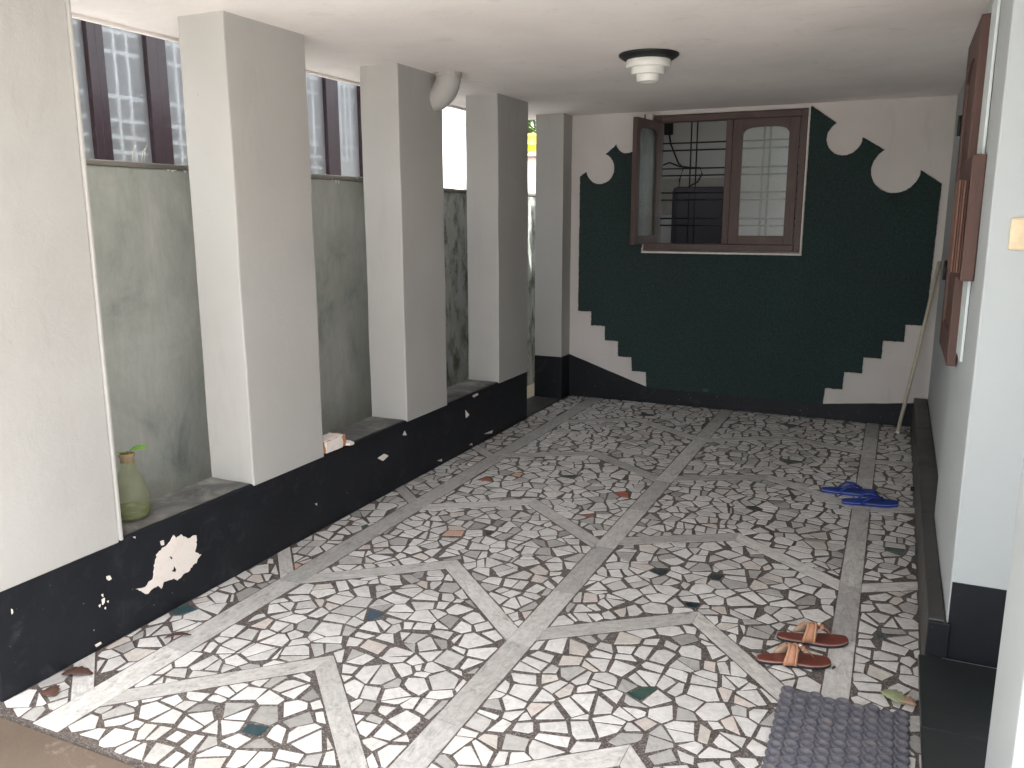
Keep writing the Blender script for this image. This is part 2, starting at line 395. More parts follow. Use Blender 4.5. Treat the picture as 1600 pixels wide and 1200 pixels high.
def tidy(poly):
    out = []
    for p in poly:
        if not out or math.hypot(p[0]-out[-1][0], p[1]-out[-1][1]) > 0.006: out.append(p)
    while len(out) > 2 and math.hypot(out[0][0]-out[-1][0], out[0][1]-out[-1][1]) <= 0.006: out.pop()
    return out
# zones: x range, chevrons (near edge at left side, apex x, apex, right side), strip thickness along y
BL, BC, BR = (-2.408, -2.296), (-1.246, -1.146), (-0.118, -0.030)
LEFT = [(1.72, 2.20, 1.66), (2.76, 3.165, 2.675), (3.79, 4.12, 3.68), (4.925, 5.205, 4.83), (5.975, 6.27, 5.885)]
RIGHT = [(1.72, 2.14, 1.55), (2.725, 3.11, 2.545), (3.765, 4.065, 3.67), (4.885, 5.15, 4.80), (5.88, 6.18, 5.985)]
TH = 0.108
def chevron_zone(x0, x1, ax, chev):
    raw = []
    y = FY0-0.5; split([(x0, y), (x1, y), (x1, L+0.3), (x0, L+0.3)], raw)
    out = []
    ks = list(chev)
    for k in range(-1, len(ks)):
        for p in raw:
            q = p
            if k+1 < len(ks):                            # below the near edge of the next chevron
                l, a, r = ks[k+1]; s1 = (a-l)/(ax-x0); s2 = (r-a)/(x1-ax)
                q = clip(q, -s1, 1, l-s1*x0-0.004)
                if len(q) > 2: q = clip(q, -s2, 1, a-s2*ax-0.004)
            if k >= 0 and len(q) > 2:                    # above the far edge of this one
                l, a, r = (t_+TH+0.004 for t_ in ks[k]); c = cen(q)
                s1 = (a-l)/(ax-x0); s2 = (r-a)/(x1-ax)
                if c[0] < ax: q = clip(q, s1, -1, -(l-s1*x0))
                else: q = clip(q, s2, -1, -(a-s2*ax))
            if len(q) > 2: out.append(q)
    return out
cells = chevron_zone(BL[1]+0.003, BC[0]-0.003, -1.785, LEFT)+chevron_zone(BC[1]+0.003, BR[0]-0.003, -0.63, RIGHT)
# margins beside the outer bands, with slanted cross strips
CL = [(1.70, 1.87), (2.765, 2.985), (3.865, 4.04), (4.87, 5.03), (5.985, 6.115)]      # near edge at the band, at the plinth
CR = [(2.58, 2.70), (3.69, 3.815), (4.79, 4.865), (5.785, 5.83)]
XM = XL+0.004; XR_ = 0.195
def margin(x0, x1, cr):
    out = []; raw = []; split([(x0, FY0-0.3), (x1, FY0-0.3), (x1, L+0.3), (x0, L+0.3)], raw)
    ks = [(a, b) for a, b in cr]
    for k in range(-1, len(ks)):
        for q in raw:
            if k+1 < len(ks):
                a, b = ks[k+1]; s = (b-a)/(x1-x0); q = clip(q, -s, 1, a-s*x0-0.004)
            if k >= 0 and len(q) > 2:
                a, b = ks[k]; a += 0.094; b += 0.094; s = (b-a)/(x1-x0); q = clip(q, s, -1, -(a-s*x0)-0.004)
            if len(q) > 2: out.append(q)
    return out
cells += margin(XM, BL[0]-0.003, [(b, a) for a, b in CL])+margin(BR[1]+0.003, XR_, CR)
stones = []
for q in cells:
    q = clip(q, 0, -1, -(FY0+0.006)); q = clip(q, 0, 1, L-0.006) if len(q) > 2 else q
    if len(q) < 3: continue
    q = tidy(q)
    if len(q) < 3 or abs(area(q)) < 0.0009: continue
    q = inset(q, rnd.uniform(0.0034, 0.0056))
    if not q: continue
    q = tidy(q)
    if len(q) < 3 or area(q) < 0.0006: continue
    if rnd.random() < 0.35:                              # knock a corner off
        i = rnd.randrange(len(q)); p, a, b = Vector(q[i]), Vector(q[i-1]), Vector(q[(i+1) % len(q)])
        t1, t2 = rnd.uniform(0.12, 0.4), rnd.uniform(0.12, 0.4)
        q = q[:i]+[tuple(p.lerp(a, t1)), tuple(p.lerp(b, t2))]+q[i+1:]
    c_ = cen(q); an = rnd.gauss(0, .045); sc_ = rnd.uniform(.965, 1.01); ca_, sa_ = math.cos(an)*sc_, math.sin(an)*sc_
    q = [(c_[0]+(x-c_[0])*ca_-(y-c_[1])*sa_+rnd.uniform(-.002, .002), c_[1]+(x-c_[0])*sa_+(y-c_[1])*ca_+rnd.uniform(-.002, .002)) for x, y in q]
    stones.append(q)
def tone():
    r = rnd.random(); k = rnd.uniform(0.90, 1.06)
    if r < 0.62: c = (0.68, 0.67, 0.655)
    elif r < 0.80: c = (0.58, 0.57, 0.555)
    elif r < 0.91: c = (0.43, 0.425, 0.41)
    elif r < 0.95: c = (0.60, 0.565, 0.525)
    elif r < 0.98: c = (0.61, 0.55, 0.515)
    else: c = (0.32, 0.315, 0.30)
    return tuple(x*k for x in c)
tones = [tone() for _ in stones]
special = [((0.018, 0.06, 0.055), [(400, 1147), (1011, 1075)]),
           ((0.045, 0.085, 0.10), [(592, 960), (570, 822), (1385, 1000), (290, 957), (1390, 857)]),
           ((0.018, 0.036, 0.038), [(763, 835), (883, 745), (1085, 945), (1125, 905), (1186, 795), (1240, 665), (1230, 720), (898, 672), (1026, 890), (1015, 648), (965, 682), (1052, 668), (800, 682), (840, 715)]),
           ((0.36, 0.115, 0.065), [(758, 745), (930, 805), (975, 771)]), ((0.58, 0.42, 0.24), [(705, 832), (815, 740), (470, 880)])]
for col, pts in special:
    for a, b in pts:
        g = P(a, b, 2, 0); best, bd = None, 9
        for i, q in enumerate(stones):
            c = cen(q); d = math.hypot(c[0]-g.x, c[1]-g.y)-0.35*math.sqrt(area(q))
            if d < bd: best, bd = i, d
        tones[best] = tuple(x*rnd.uniform(0.85, 1.2) for x in col)
def stone_geo(q, org=(0, 0)):
    n = len(q); zt = 0.0016+rnd.uniform(0, 0.0007); e = 0.0009; c = cen(q)
    v = [(x-org[0], y-org[1], -0.004) for x, y in q]+[(x-org[0]-(x-c[0])*0.012, y-org[1]-(y-c[1])*0.012, zt) for x, y in q]
    f = [tuple(range(n, 2*n))]+[(i, (i+1) % n, (i+1) % n+n, i+n) for i in range(n)]
    return v, f
def set_tone(me, cols):
    a = me.color_attributes.new('tone', 'FLOAT_COLOR', 'POINT')
    a.data.foreach_set('color', np.array([(*c, 1) for c in cols], dtype=np.float32).ravel())
def shown(q):
    c = cen(q); d = Vector((c[0], c[1], -CAM_H)); z = d.dot(fw); 
    if z < 0.3: return 0
    u, v = d.dot(rt)/z*FPX, -d.dot(up)/z*FPX
    if abs(u) > 820 or abs(v) > 620: return 0
    if c[0] > -0.24 and c[1] < 2.75: return 0            # under the door mat
    return area(q)*CAM_H/d.length**3
order = sorted(range(len(stones)), key=lambda i: -shown(stones[i]))
for i in order[:300]:
    q = stones[i]; c = cen(q); v, f = stone_geo(q, c); o = mesh('stone', v, f, M['stone'], floor); o.location = (c[0], c[1], 0); set_tone(o.data, [tones[i]]*len(v))
V, F, T = [], [], []
for i in order[300:]:
    v, f = stone_geo(stones[i]); n = len(V); V += v; F += [tuple(k+n for k in g) for g in f]; T += [tones[i]]*len(v)
o = mesh('stone_paving', V, F, M['stone'], floor); set_tone(o.data, T); o['kind'] = 'stuff'
# marble strips, each a piece of its own
def strip(pts, grain=0.0):
    """convex outline in floor coordinates; local y runs along the strip"""
    c = cen(pts); q = [(x-c[0], y-c[1]) for x, y in pts]; ca, sa = math.cos(-grain), math.sin(-grain)
    q = [(x*ca-y*sa, x*sa+y*ca) for x, y in q]; n = len(q)
    if area(q) < 0: q = q[::-1]
    v = [(x, y, -0.004) for x, y in q]+[(x, y, 0.0022) for x, y in q]
    f = [tuple(range(n, 2*n))]+[(i, (i+1) % n, (i+1) % n+n, i+n) for i in range(n)]
    o = mesh('marble_strip', v, f, M['strip'], floor); o.location = (c[0], c[1], 0); o.rotation_euler = (0, 0, grain)
    k = rnd.uniform(0.8, 1.12); col = rnd.choice([(0.62, 0.61, 0.59), (0.57, 0.56, 0.54), (0.64, 0.625, 0.60), (0.52, 0.515, 0.50)])
    set_tone(o.data, [tuple(x*k for x in col)]*len(v))
def band(x0, x1, skew, cuts):
    for a, b in zip(cuts[:-1], cuts[1:]):
        strip([(x0, a+0.0012), (x1, a+0.0012+skew), (x1, b-0.0012+skew), (x0, b-0.0012)])
band(*BL, 0, [FY0+.004, 2.10, 2.75, 3.40, 3.83, 4.45, 4.97, 5.55, 6.05, 6.55, L-.006])
band(*BC, -0.01, [FY0+.02, 2.12, 2.68, 3.16, 3.72, 4.28, 4.86, 5.38, 5.93, 6.42, L-.006])
band(*BR, 0, [FY0+.004, 2.1, 2.72, 3.21, 3.73, 4.30, 4.84, 5.40, 5.93, 6.45, L-.006])
for (x0, x1, ax, ch) in ((BL[1]+.0015, BC[0]-.0015, -1.785, LEFT), (BC[1]+.0015, BR[0]-.0015, -0.63, RIGHT)):
    for l, a, r in ch:
        for (xa, ya, xb, yb) in ((x0, l, ax-.001, a), (ax+.001, a, x1, r)):
            pts = [(xa, ya), (xb, yb), (xb, yb+TH), (xa, ya+TH)]
            pts = clip(pts, 0, -1, -(FY0+.004))
            if len(pts) > 2: strip(pts, math.atan2(yb-ya, xb-xa)-math.pi/2)
for x0, x1, ks in ((XM, BL[0]-.002, [(b, a) for a, b in CL]), (BR[1]+.002, XR_, CR)):
    for a, b in ks: strip([(x0, a), (x1, b), (x1, b+.09), (x0, a+.09)], math.atan2(b-a, x1-x0)-math.pi/2)

# roof slab: its underside is the ceiling
ceil = rough_box('ceiling', XE, 2.6, 0.35, L+0.15, ZC, ZC+0.14, M['ceiling'], None, amp=0.0, step=9, bev=0.012); struct(ceil)
box('drip_edge', XE-0.012, XE+0.02, 0.35, L+0.15, ZC-0.014, ZC+0.03, M['ceiling'], ceil, 0.004)

# ------------------------------------------------------------------ plinth wall and pillars
pl = rough_box('plinth_wall', XI, XL, 1.60, 6.015, -0.10, ZP, M['black'], None, amp=0.0022, step=0.16, bev=0.008)
tag(pl, 'low black painted plinth wall carrying the pillars along the mosaic floor', 'low wall')
gaps = [(2.114, 2.853), (3.382, 4.19), (4.695, 5.482)]
for a, b in gaps:
    bm = bmesh.new(); nx, ny = 6, 14; g = []
    for j in range(ny+1):
        row = []
        for i in range(nx+1):
            x = XI+0.004+(XL-0.012-XI-0.004)*i/nx; y = a+0.003+(b-a-0.006)*j/ny
            if i == nx: x += 0.006*noise.noise(Vector((y*9, 2, 0)))
            row.append(bm.verts.new((x, y, ZP+0.0035+0.002*noise.noise(Vector((x*12, y*12, 3)))*(0 if i in (0, nx) else 1))))
        g.append(row)
    for j in range(ny):
        for i in range(nx): bm.faces.new((g[j][i], g[j][i+1], g[j+1][i+1], g[j+1][i]))
    me = bpy.data.meshes.new('ledge_top'); bm.to_mesh(me); bm.free(); link('ledge_top', me, M['ledge'], pl)
def patch(name, pix, seed, lift=0.0032, m='peel', amp=0.003):
    pts = [tuple(P(a, b, 0, XL))[1:] for a, b in pix]
    pts = ragged(pts, 0.008, amp, seed)
    o = prism(name, pts, 0, XL-0.004, XL+lift, M[m], pl); return o
zc = lambda x, y: (140+x/3.81, 660+y/3.81)
patch('peeled_patch', [zc(*p) for p in [(500, 670), (515, 690), (540, 668), (562, 682), (590, 690), (610, 676), (635, 675), (632, 735), (625, 775), (660, 790), (638, 812), (634, 835), (615, 850), (585, 885), (545, 915), (520, 938), (500, 930), (440, 950), (425, 985), (405, 970), (370, 990), (340, 1025), (310, 1005), (275, 990), (330, 980), (352, 950), (378, 930), (385, 850), (400, 790), (430, 750), (455, 735), (470, 715)]], 3)
patch('paint_chip', [zc(*p) for p in [(480, 795), (490, 806), (484, 815), (470, 800)]], 4, 0.0042, 'black', 0.001)
patch('paint_chip', [zc(*p) for p in [(500, 855), (512, 875), (506, 890), (484, 884), (496, 874)]], 4, 0.0042, 'black', 0.001)
for k, pix in enumerate([[(590, 716), (600, 709), (607, 712), (598, 720)], [(727, 641), (733, 648), (728, 653)], [(629, 680), (632, 673), (635, 680)],
                         [(166, 901), (171, 899), (174, 904), (170, 907), (167, 905)], [(158, 930), (161, 928), (161, 933)], [(159, 937), (163, 934), (163, 942), (160, 945)], [(154, 946), (157, 944), (156, 949)], [(167, 940), (169, 938), (169, 942)], [(163, 950), (165, 948), (165, 952)],
                         [(17, 951), (19, 952), (20, 957), (18, 960)], [(207, 839), (211, 838), (211, 841)], [(424, 744), (467-42, 733), (468-41, 740)],
                         [(492, 787), (495, 786), (495, 790)], [(738, 618), (746, 614), (747, 617), (740, 621)], [(250, 846), (255, 844), (256, 851), (252, 852)],
                         [(148, 1008), (157, 1003), (158, 1006), (150, 1011)], [(683, 720), (690, 717), (690, 721)], [(733, 695), (737, 692), (738, 696)], [(756, 678), (770, 672), (768, 677)]]):
    patch('paint_fleck', pix, 20+k, 0.0028, 'peel', 0.0008)
labels = ['cream pillar nearest the camera, cut off by the left edge of the photo', 'thick cream pillar between the glass bottle and the broken brick',
          'cream pillar with the rounded pipe bend at its top', 'cream pillar at the far end of the plinth wall, just before the gap',
          'cream half pillar with black foot in the corner against the back wall']
for (a, b), lab in zip(PIL, labels):
    if b < L-0.01:
        o = rough_box('pillar', XI, XL, a, b, ZP-0.01, ZC+0.01, M['pillar'], None, amp=0.004, step=0.13, bev=0.007)
        o.location.x = 0.0035
    else:
        o = rough_box('pillar', XI, XL, a, b+0.02, 0.38, ZC+0.01, M['pillar'], None, amp=0.003, step=0.13, bev=0.006)
        rough_box('black_foot', XI-0.002, XL+0.004, a-0.004, b+0.02, 0.0, 0.381, M['black'], o, amp=0.002, step=0.13, bev=0.005)
    tag(o, lab, 'pillar', 'pillars along the open side')
# plaster bead along the far edge of the nearest pillar
p1 = [o for o in C.objects if o.name == 'pillar'][0]
box('corner_bead', XL-0.012, XL+0.0105, 2.112, 2.124, ZP, ZC, M['pillar'], p1, 0.003)
# threshold of the side passage
struct(box('passage_threshold', XI-0.01, XL-0.004, 6.02, 6.755, -0.09, 0.012, M['granite_g']))
# pipe bend painted over, at the top of the third pillar
path = [(-2.515, 4.60, 2.435)]+[(-2.515-0.14*(1-math.cos(a)), 4.60+0.01*a, 2.42-0.14*math.sin(a)) for a in [i*math.pi/2/8 for i in range(9)]]
pb = tube('pipe_bend', path, [0.075]*6+[0.074, 0.073, 0.07, 0.067], M['pillar'], None, 20)
tag(pb, 'short painted pipe bend between ceiling and the third pillar', 'pipe')
v, f = tube_geo([(-2.515, 4.60, 2.404), (-2.515, 4.60, 2.43)], 0.082, 20)
mesh('collar', v, f, M['pillar'], pb, smooth=False)

# ------------------------------------------------------------------ back wall with window opening
WX0, WX1, WZ0, WZ1 = -1.962, -0.700, 1.305, 2.395
bw = boxes('back_wall', [(-2.86, WX0, L, L+0.2, -0.1, ZC+.02), (WX1, 2.0, L, L+0.2, -0.1, ZC+.02), (WX0, WX1, L, L+0.2, -0.1, WZ0), (WX0, WX1, L, L+0.2, WZ1, ZC+.02)], M['wall'])
tag(bw, 'pinkish cream back wall behind the green turf panel and brown window', 'wall')
sk = ragged([(XL+.004, 0.0), (0.29, 0.0), (0.29, 0.196), (-0.455, 0.122), (-1.898, 0.139), (XL+.004, 0.379)], 0.06, 0.0012, 5)
prism('black_skirting', sk, 1, L-0.007, L+0.01, M['black'], bw)
pts = [(-2.532, .773), (-2.533, 1.922)]
def arc(cx, cz, r, a0, a1, n=18): return [(cx+r*math.cos(R(a0+(a1-a0)*i/n)), cz+r*math.sin(R(a0+(a1-a0)*i/n))) for i in range(n+1)]
pts += arc(-2.355, 1.985, .127, 191, 428)+[(-2.213, 2.178)]+arc(-2.125, 2.20, .097, 195, 400, 14)+[(-1.985, 2.34), (-1.98, 2.405), (-1.973, 2.405), (-1.973, 1.288), (-.687, 1.288), (-.687, 2.408)]
pts += arc(-.437, 2.165, .127, 120, 360, 18)+[(-.156, 2.07)]+arc(-.068, 1.925, .168, 121, 358, 20)+[(.243, 1.82), (.226, .788), (.092, .786), (.09, .655), (-.053, .656), (-.056, .517), (-.183, .518), (-.184, .392), (-.312, .392), (-.318, .252), (-.445, .253), (-.453, .118)]
pts += [(-1.896, .139), (-1.902, .271), (-2.030, .271), (-2.034, .391), (-2.158, .391), (-2.160, .525), (-2.280, .526), (-2.282, .651), (-2.409, .652), (-2.411, .771)]
tp = prism('turf_panel', ragged(pts, 0.014, 0.0022, 8), 1, L-0.011, L-0.0005, M['turf'])
tag(tp, 'dark green turf carpet panel with stepped and scalloped edges on the back wall', 'wall panel')
# loose tufts along its edge and a worn pale spot
V, F = [], []
rr = random.Random(4)
ed = ragged(pts, 0.006, 0.001, 9)
def tuft(x, z, dx, dz, s):
    n = len(V); w_ = 0.0022*s
    V.extend([(x-w_, L-0.010, z), (x+w_, L-0.010, z), (x+dx*s, L-0.017-rr.random()*0.006, z+dz*s)]); F.append((n, n+1, n+2))
for x, z in ed: tuft(x, z, rr.uniform(-.006, .006), rr.uniform(-.008, .006), rr.uniform(.6, 1.3))
def inside(x, z):
    c = False; n = len(pts)
    for i in range(n):
        a, b = pts[i], pts[i-1]
        if (a[1] > z) != (b[1] > z) and x < (b[0]-a[0])*(z-a[1])/(b[1]-a[1])+a[0]: c = not c
    return c
k = 0
while k < 26000:
    x, z = rr.uniform(-2.53, .24), rr.uniform(.12, 2.4)
    if inside(x, z): tuft(x, z, rr.uniform(-.005, .005), rr.uniform(-.006, .004), rr.uniform(.7, 1.4)); k += 1
tf = mesh('turf_pile', V, F, M['turf'], tp); tf['kind'] = 'stuff'
g = P(1102, 609, 1, L)
prism('bare_spot', ragged([(g.x-.03, g.z-.014), (g.x-.01, g.z+.012), (g.x+.02, g.z+.012), (g.x+.034, g.z-.01)], .01, .004, 2), 1, L-0.0125, L-0.01, plain('worn_turf', (0.05, 0.10, 0.085), 0.9), tp)

# window in the back wall
win = tag(empty('window', (0, L, 0)), 'dark brown two leaf window with iron grille in the green panelled back wall', 'window')
def wbox(name, lst, m, parent=win, bev=0.003):      # window coordinates: y relative to the wall face
    return boxes(name, lst, m, parent, bev)
wbox('frame_jamb', [(-1.957, -1.838, -.022, .09, 1.315, 2.388)], M['wood_v'])
wbox('frame_jamb', [(-.752, -.706, -.022, .09, 1.315, 2.388)], M['wood_v'])
wbox('frame_head', [(-1.836, -.754, -.020, .09, 2.338, 2.386)], M['wood_h'])
wbox('frame_sill', [(-1.836, -.754, -.026, .10, 1.316, 1.368)], M['wood_h'])
wbox('mullion', [(-1.312, -1.262, -.018, .09, 1.370, 2.336)], M['wood_v'])
wbox('white_bead', [(-1.975, -.692, -.017, .002, 1.288, 1.303), (-.7045, -.692, -.0165, .002, 1.304, 2.41), (-1.975, -1.962, -.0165, .002, 1.304, 1.33)], M['trim'], bev=0.002)
def sash(name, w_, h_, st, rb, th, parent, glass, mv, mh):
    """casement leaf: x 0..w_, z 0..h_, arched head of the pane; returns its empty"""
    e = empty(name); e.parent = parent
    boxes('stile', [(0, st, -th/2, th/2, 0, h_)], mv, e, .004); boxes('stile', [(w_-st, w_, -th/2, th/2, 0, h_)], mv, e, .004)
    boxes('bottom_rail', [(st, w_-st, -th/2+.001, th/2-.001, 0, rb)], mh, e, .003)
    n = 14; xs = [st+(w_-2*st)*i/n for i in range(n+1)]; sh = h_-rb*1.65; hi = h_-rb*0.95
    zz = [sh+(hi-sh)*math.sqrt(max(0, 1-(abs(2*i/n-1))**3.2)) for i in range(n+1)]
    poly = list(zip(xs, zz))+[(w_-st, h_), (st, h_)]
    prism('arched_top_rail', poly, 1, -th/2+.001, th/2-.001, mh, e)
    boxes('pane', [(st-.004, w_-st+.004, -.003, .003, rb-.004, hi+.006)], glass, e)
    return e
s = sash('closed_sash', .500, .962, .076, .066, .036, win, M['glass_ripple'], M['wood_v'], M['wood_h']); s.location = (-1.262+.004, -.006, 1.372)
s = sash('open_sash', .500, .962, .076, .066, .036, win, M['glass_leaf'], M['wood_v'], M['wood_h']); s.location = (-1.845, -.03, 1.372); s.rotation_euler = (0, 0, R(-97))
for zz in (2.176, 2.118, 1.974, 1.918, 1.780, 1.722, 1.572, 1.516):
    v, f = tube_geo([(-1.838, .06, zz), (-.752, .06, zz)], .006, 8); mesh('grille_bar', v, f, M['iron'], win, True)
for xx in (-1.607, -1.560, -1.03, -.983):
    v, f = tube_geo([(xx, .071, 1.366), (xx, .071, 2.34)], .006, 8); mesh('grille_bar', v, f, M['iron'], win, True)
box('latch_block', -1.955, -1.895, L-.07, L-.023, 2.352, 2.40, M['trim'], None, .006)
tag(bpy.data.objects['latch_block'], 'small pale block above the open leaf of the back window', 'block')

# room behind that window
rm = boxes('room_wall', [(-2.84, -2.70, L+.2, 10.2, -.1, 3.1), (2.0, 2.2, L+.2, 10.2, -.1, 3.1), (-2.84, -0.85, 10.0, 10.2, -.1, 3.1), (.5, 2.2, 10.0, 10.2, -.1, 3.1), (-.85, .5, 10.0, 10.2, -.1, 1.2), (-.85, .5, 10.0, 10.2, 2.5, 3.1)], M['room'])
struct(rm); struct(box('room_floor', -2.7, 2.0, L+.2, 10.0, .0, .45, M['room_dark'])); struct(box('room_ceiling', -2.84, 2.2, L+.151, 10.2, 2.75, 2.85, M['room']))
box('dado_band', -2.70, -.86, 9.985, 9.999, 1.6, 2.02, plain('dado', (.36, .35, .31), .7), rm)
ch = tag(empty('office_chair', (-1.80, 8.45, .45), R(20)), 'dark high backed office chair inside the room behind the open window', 'chair')
dk = plain('dark_upholstery', (0.014, 0.014, 0.022), 0.6)
box('backrest', -.27, .27, .16, .26, .55, 1.43, dk, ch, .05); box('seat', -.28, .28, -.26, .2, .40, .50, dk, ch, .04)
lathe('column', [(.03, .08), (.03, .41)], M['iron'], ch)
for i in range(5):
    a = i*2*math.pi/5; tube('foot', [(0, 0, .09), (.27*math.cos(a), .27*math.sin(a), .03)], .024, M['iron'], ch)
for s_ in (-1, 1): tube('armrest', [(s_*.28, .2, .5), (s_*.31, .15, .72), (s_*.31, -.2, .72)], .02, dk, ch)
ds = tag(empty('desk', (-1.75, 7.75, .45)), 'dark desk with equipment just inside the back window', 'desk')
box('desk_top', -.75, .75, -.3, .3, .72, .75, M['wood_h'], ds, .004)
for x in (-.7, .7):
    for y in (-.25, .25): box('leg', x-.025, x+.025, y-.025, y+.025, 0, .72, M['wood_v'], ds)
def pathY(pix, y): return [P(a, b, 1, y) for a, b in pix]
cb = tube('cable', pathY([(1045, 205), (1048, 225), (1054, 240), (1060, 255), (1068, 262), (1062, 280), (1060, 310), (1066, 340), (1068, 380)], 9.9), .010, M['iron'])
tag(cb, 'black cable hanging from the socket on the room wall', 'cable')
cb = tube('cable', pathY([(1036, 258), (1046, 254), (1062, 260), (1080, 262), (1094, 262), (1097, 272), (1090, 284), (1076, 292), (1060, 300), (1072, 340), (1074, 372)], 8.9), .009, M['iron'])
tag(cb, 'looped dark cable over the desk behind the grille', 'cable')
g = P(1045, 204, 1, 9.98)
sk_ = box('wall_socket', g.x-.05, g.x+.05, 9.96, 9.999, g.z-.05, g.z+.09, M['iron'], None, .006); tag(sk_, 'dark plug on the pale room wall seen through the window', 'socket')

# ------------------------------------------------------------------ right wall, ledge, porch
rw = boxes('right_wall', [(XA2, 2.0, 4.20, L+.05, -.1, ZC+.02)], M['wall_white'])
rough_box('near_wall', XA, 2.0, YB, 4.20, 0.0, ZC+.02, M['wall_white'], rw, amp=.002, step=.2, bev=.006)
box('black_skirting', XA+.006, 2.0, YB-.006, YB+.02, .09, .372, M['black'], rw)
tag(rw, 'pale blue grey wall on the right with wooden shutter and switch', 'wall')
lg = empty('skirting_ledge', (.2, 5, 0)); tag(lg, 'narrow dark stone skirting ledge along the foot of the right wall', 'ledge')
YS = [YB-.012, 3.42, 4.198, 5.02, 5.95, L-.008]
for a, b in zip(YS[:-1], YS[1:]):
    o = box('ledge_slab', .196, (XA if b < 4.2 else XA2)-.002, a+.0015, b-.0015, -.02, .232, M['granite_g'], lg, .006); o.location = (-.2, -5, 0)
o = box('end_slab', .1965, XA+.012, YB-.026, YB-.013, .10, .226, M['black'], lg, .003); o.location = (-.2, -5, 0)
dr = tag(empty('drain_pipe', (.195, 5.22, .03)), 'small black drain pipe end at the foot of the right ledge', 'pipe')
o = lathe('pipe_ring', [(.008, -.02), (.0135, -.02), (.0135, .02), (.008, .02), (.008, -.02)], M['iron'], dr, 14); o.rotation_euler = (0, R(-90), 0)
st = tag(empty('porch_step', (.5, 2.4, 0)), 'black granite step beside the grey door mat', 'step')
for a, b in ((1.62, 2.05), (2.052, 2.555), (2.557, YB-.028)):
    o = box('granite_tread', .176, 1.5, a, b, .075, .10, M['granite'], st, .004); o.location = (-.5, -2.4, 0)
    o = box('granite_riser', .184, 1.5, a+.002, b-.002, -.02, .075, M['granite'], st); o.location = (-.5, -2.4, 0)
po = rough_box('porch_post', .288, .66, 1.76, 2.10, .10, ZC+.01, M['wall_white'], None, amp=.002, step=.2, bev=.006)
tag(po, 'bright white porch post cut off at the bottom right corner', 'post')
struct(box('porch_wall', 1.5, 1.7, 1.2, YB, -.1, ZC+.02, M['wall_white']))
g0 = P(1580, 340, 1, YB); g1 = P(1582, 391, 1, YB)
sw = box('switch_plate', g0.x, g0.x+.115, YB-.012, YB+.002, g1.z, g0.z, plain('cream_plastic', (.66, .54, .36), .4), None, .008)
tag(sw, 'cream plastic switch plate on the white wall at the right edge', 'switch')
box('rocker', g0.x+.045, g0.x+.07, YB-.016, YB-.011, g1.z+.02, g0.z-.02, plain('cream_rocker', (.72, .6, .42), .35), sw, .003)
# wooden shutter leaf folded back along that wall
sh = tag(empty('shutter', (.211, 3.76, 1.0)), 'tall reddish brown wooden shutter leaf folded back against the right wall', 'shutter')
SW, SH_, ST = .70, 1.335, .036
boxes('stile', [(0, ST, 0, .10, 0, SH_)], M['wood_red'], sh, .005); boxes('stile', [(0, ST, SW-.10, SW, 0, SH_)], M['wood_red'], sh, .005)
boxes('rail', [(.001, ST-.001, .10, SW-.10, 0, .12)], M['wood_red'], sh, .004); boxes('rail', [(.001, ST-.001, .10, SW-.10, .62, .72)], M['wood_red'], sh, .004)
n = 14; ys = [.10+(SW-.2)*i/n for i in range(n+1)]; zz = [SH_-.26+.15*math.sqrt(max(0, 1-(abs(2*i/n-1))**2.6)) for i in range(n+1)]
prism('arched_rail', list(zip(ys, zz))+[(SW-.10, SH_), (.10, SH_)], 0, .001, ST-.001, M['wood_red'], sh)
boxes('panel', [(.011, ST-.011, .09, SW-.09, .10, .64)], M['wood_red'], sh, .002); boxes('panel', [(.011, ST-.011, .09, SW-.09, .70, SH_-.09)], M['wood_red'], sh, .002)
for zz in (.30, .95): tube('hinge', [(-.006, SW-.02, zz), (-.006, SW-.02, zz+.09)], .009, M['iron'], sh)
jf = box('window_jamb', .2405, XA-.001, 3.50, 3.742, 1.06, 2.36, plaster('pale_jamb_paint', (.62, .68, .69), .03, (.4, .42, .42), .2, .5, .1), None, .003)
tag(jf, 'pale painted jamb strip between the shutter and the wooden box', 'jamb')
# wooden box with moulded front fixed on the near wall
wb = tag(empty('wooden_box', (XA, 3.42, 1.27)), 'red brown wooden wall box with moulded edge in front of the shutter', 'wall box')
YQ = 3.40
def wbz(px, py): return P(px, py, 1, YQ)
a = wbz(1519, 243); b = wbz(1543, 240); c = wbz(1494, 437); d = wbz(1517, 440)
print('box', a, b, c, d)
ZT, ZB = b.z, d.z
boxes('back_board', [(XA-.045-XA, -.0005, -.02, .30, ZB-1.27, ZT-1.27)], M['wood_red'], wb, .004)
for i, (x0, x1, dy) in enumerate(((-.053, -.046, .005), (-.061, -.0535, -.006), (-.069, -.0615, .004), (-.077, -.0695, -.003))):
    boxes('moulding', [(x0, x1, dy, .26, ZB-1.27+.028, ZT-1.27-.085)], M['wood_lt'], wb, .004)

# ------------------------------------------------------------------ left side: boundary wall, neighbour's house
bwl = tag(empty('boundary_wall', (XBW, 4, 0)), 'weathered grey green boundary wall behind the row of pillars', 'wall')
for nm, y0, y1, zt in (('wall_run', -4, 5.35, 1.852), ('wall_run', 5.35, 16, 1.812)):
    o = rough_box(nm, XBW-.16, XBW, y0, y1, -.13, zt-.028, M['boundary'], bwl, amp=.004, step=.25, bev=.01); o.location = (-XBW, -4, 0)
rr = random.Random(6)
y = -4.0
while y < 16:
    ln = rr.uniform(.5, .9); z0 = (1.852 if y+ln/2 < 5.35 else 1.812)-.028
    o = box('coping_piece', XBW-.175, XBW+.008+rr.uniform(-.004, .004), y, y+ln-.003, z0, z0+.028+rr.uniform(-.003, .003), M['coping'], bwl, .006); o.location = (-XBW, -4, 0); y += ln
drp = plain('lime_drips', (.72, .72, .70), .8)
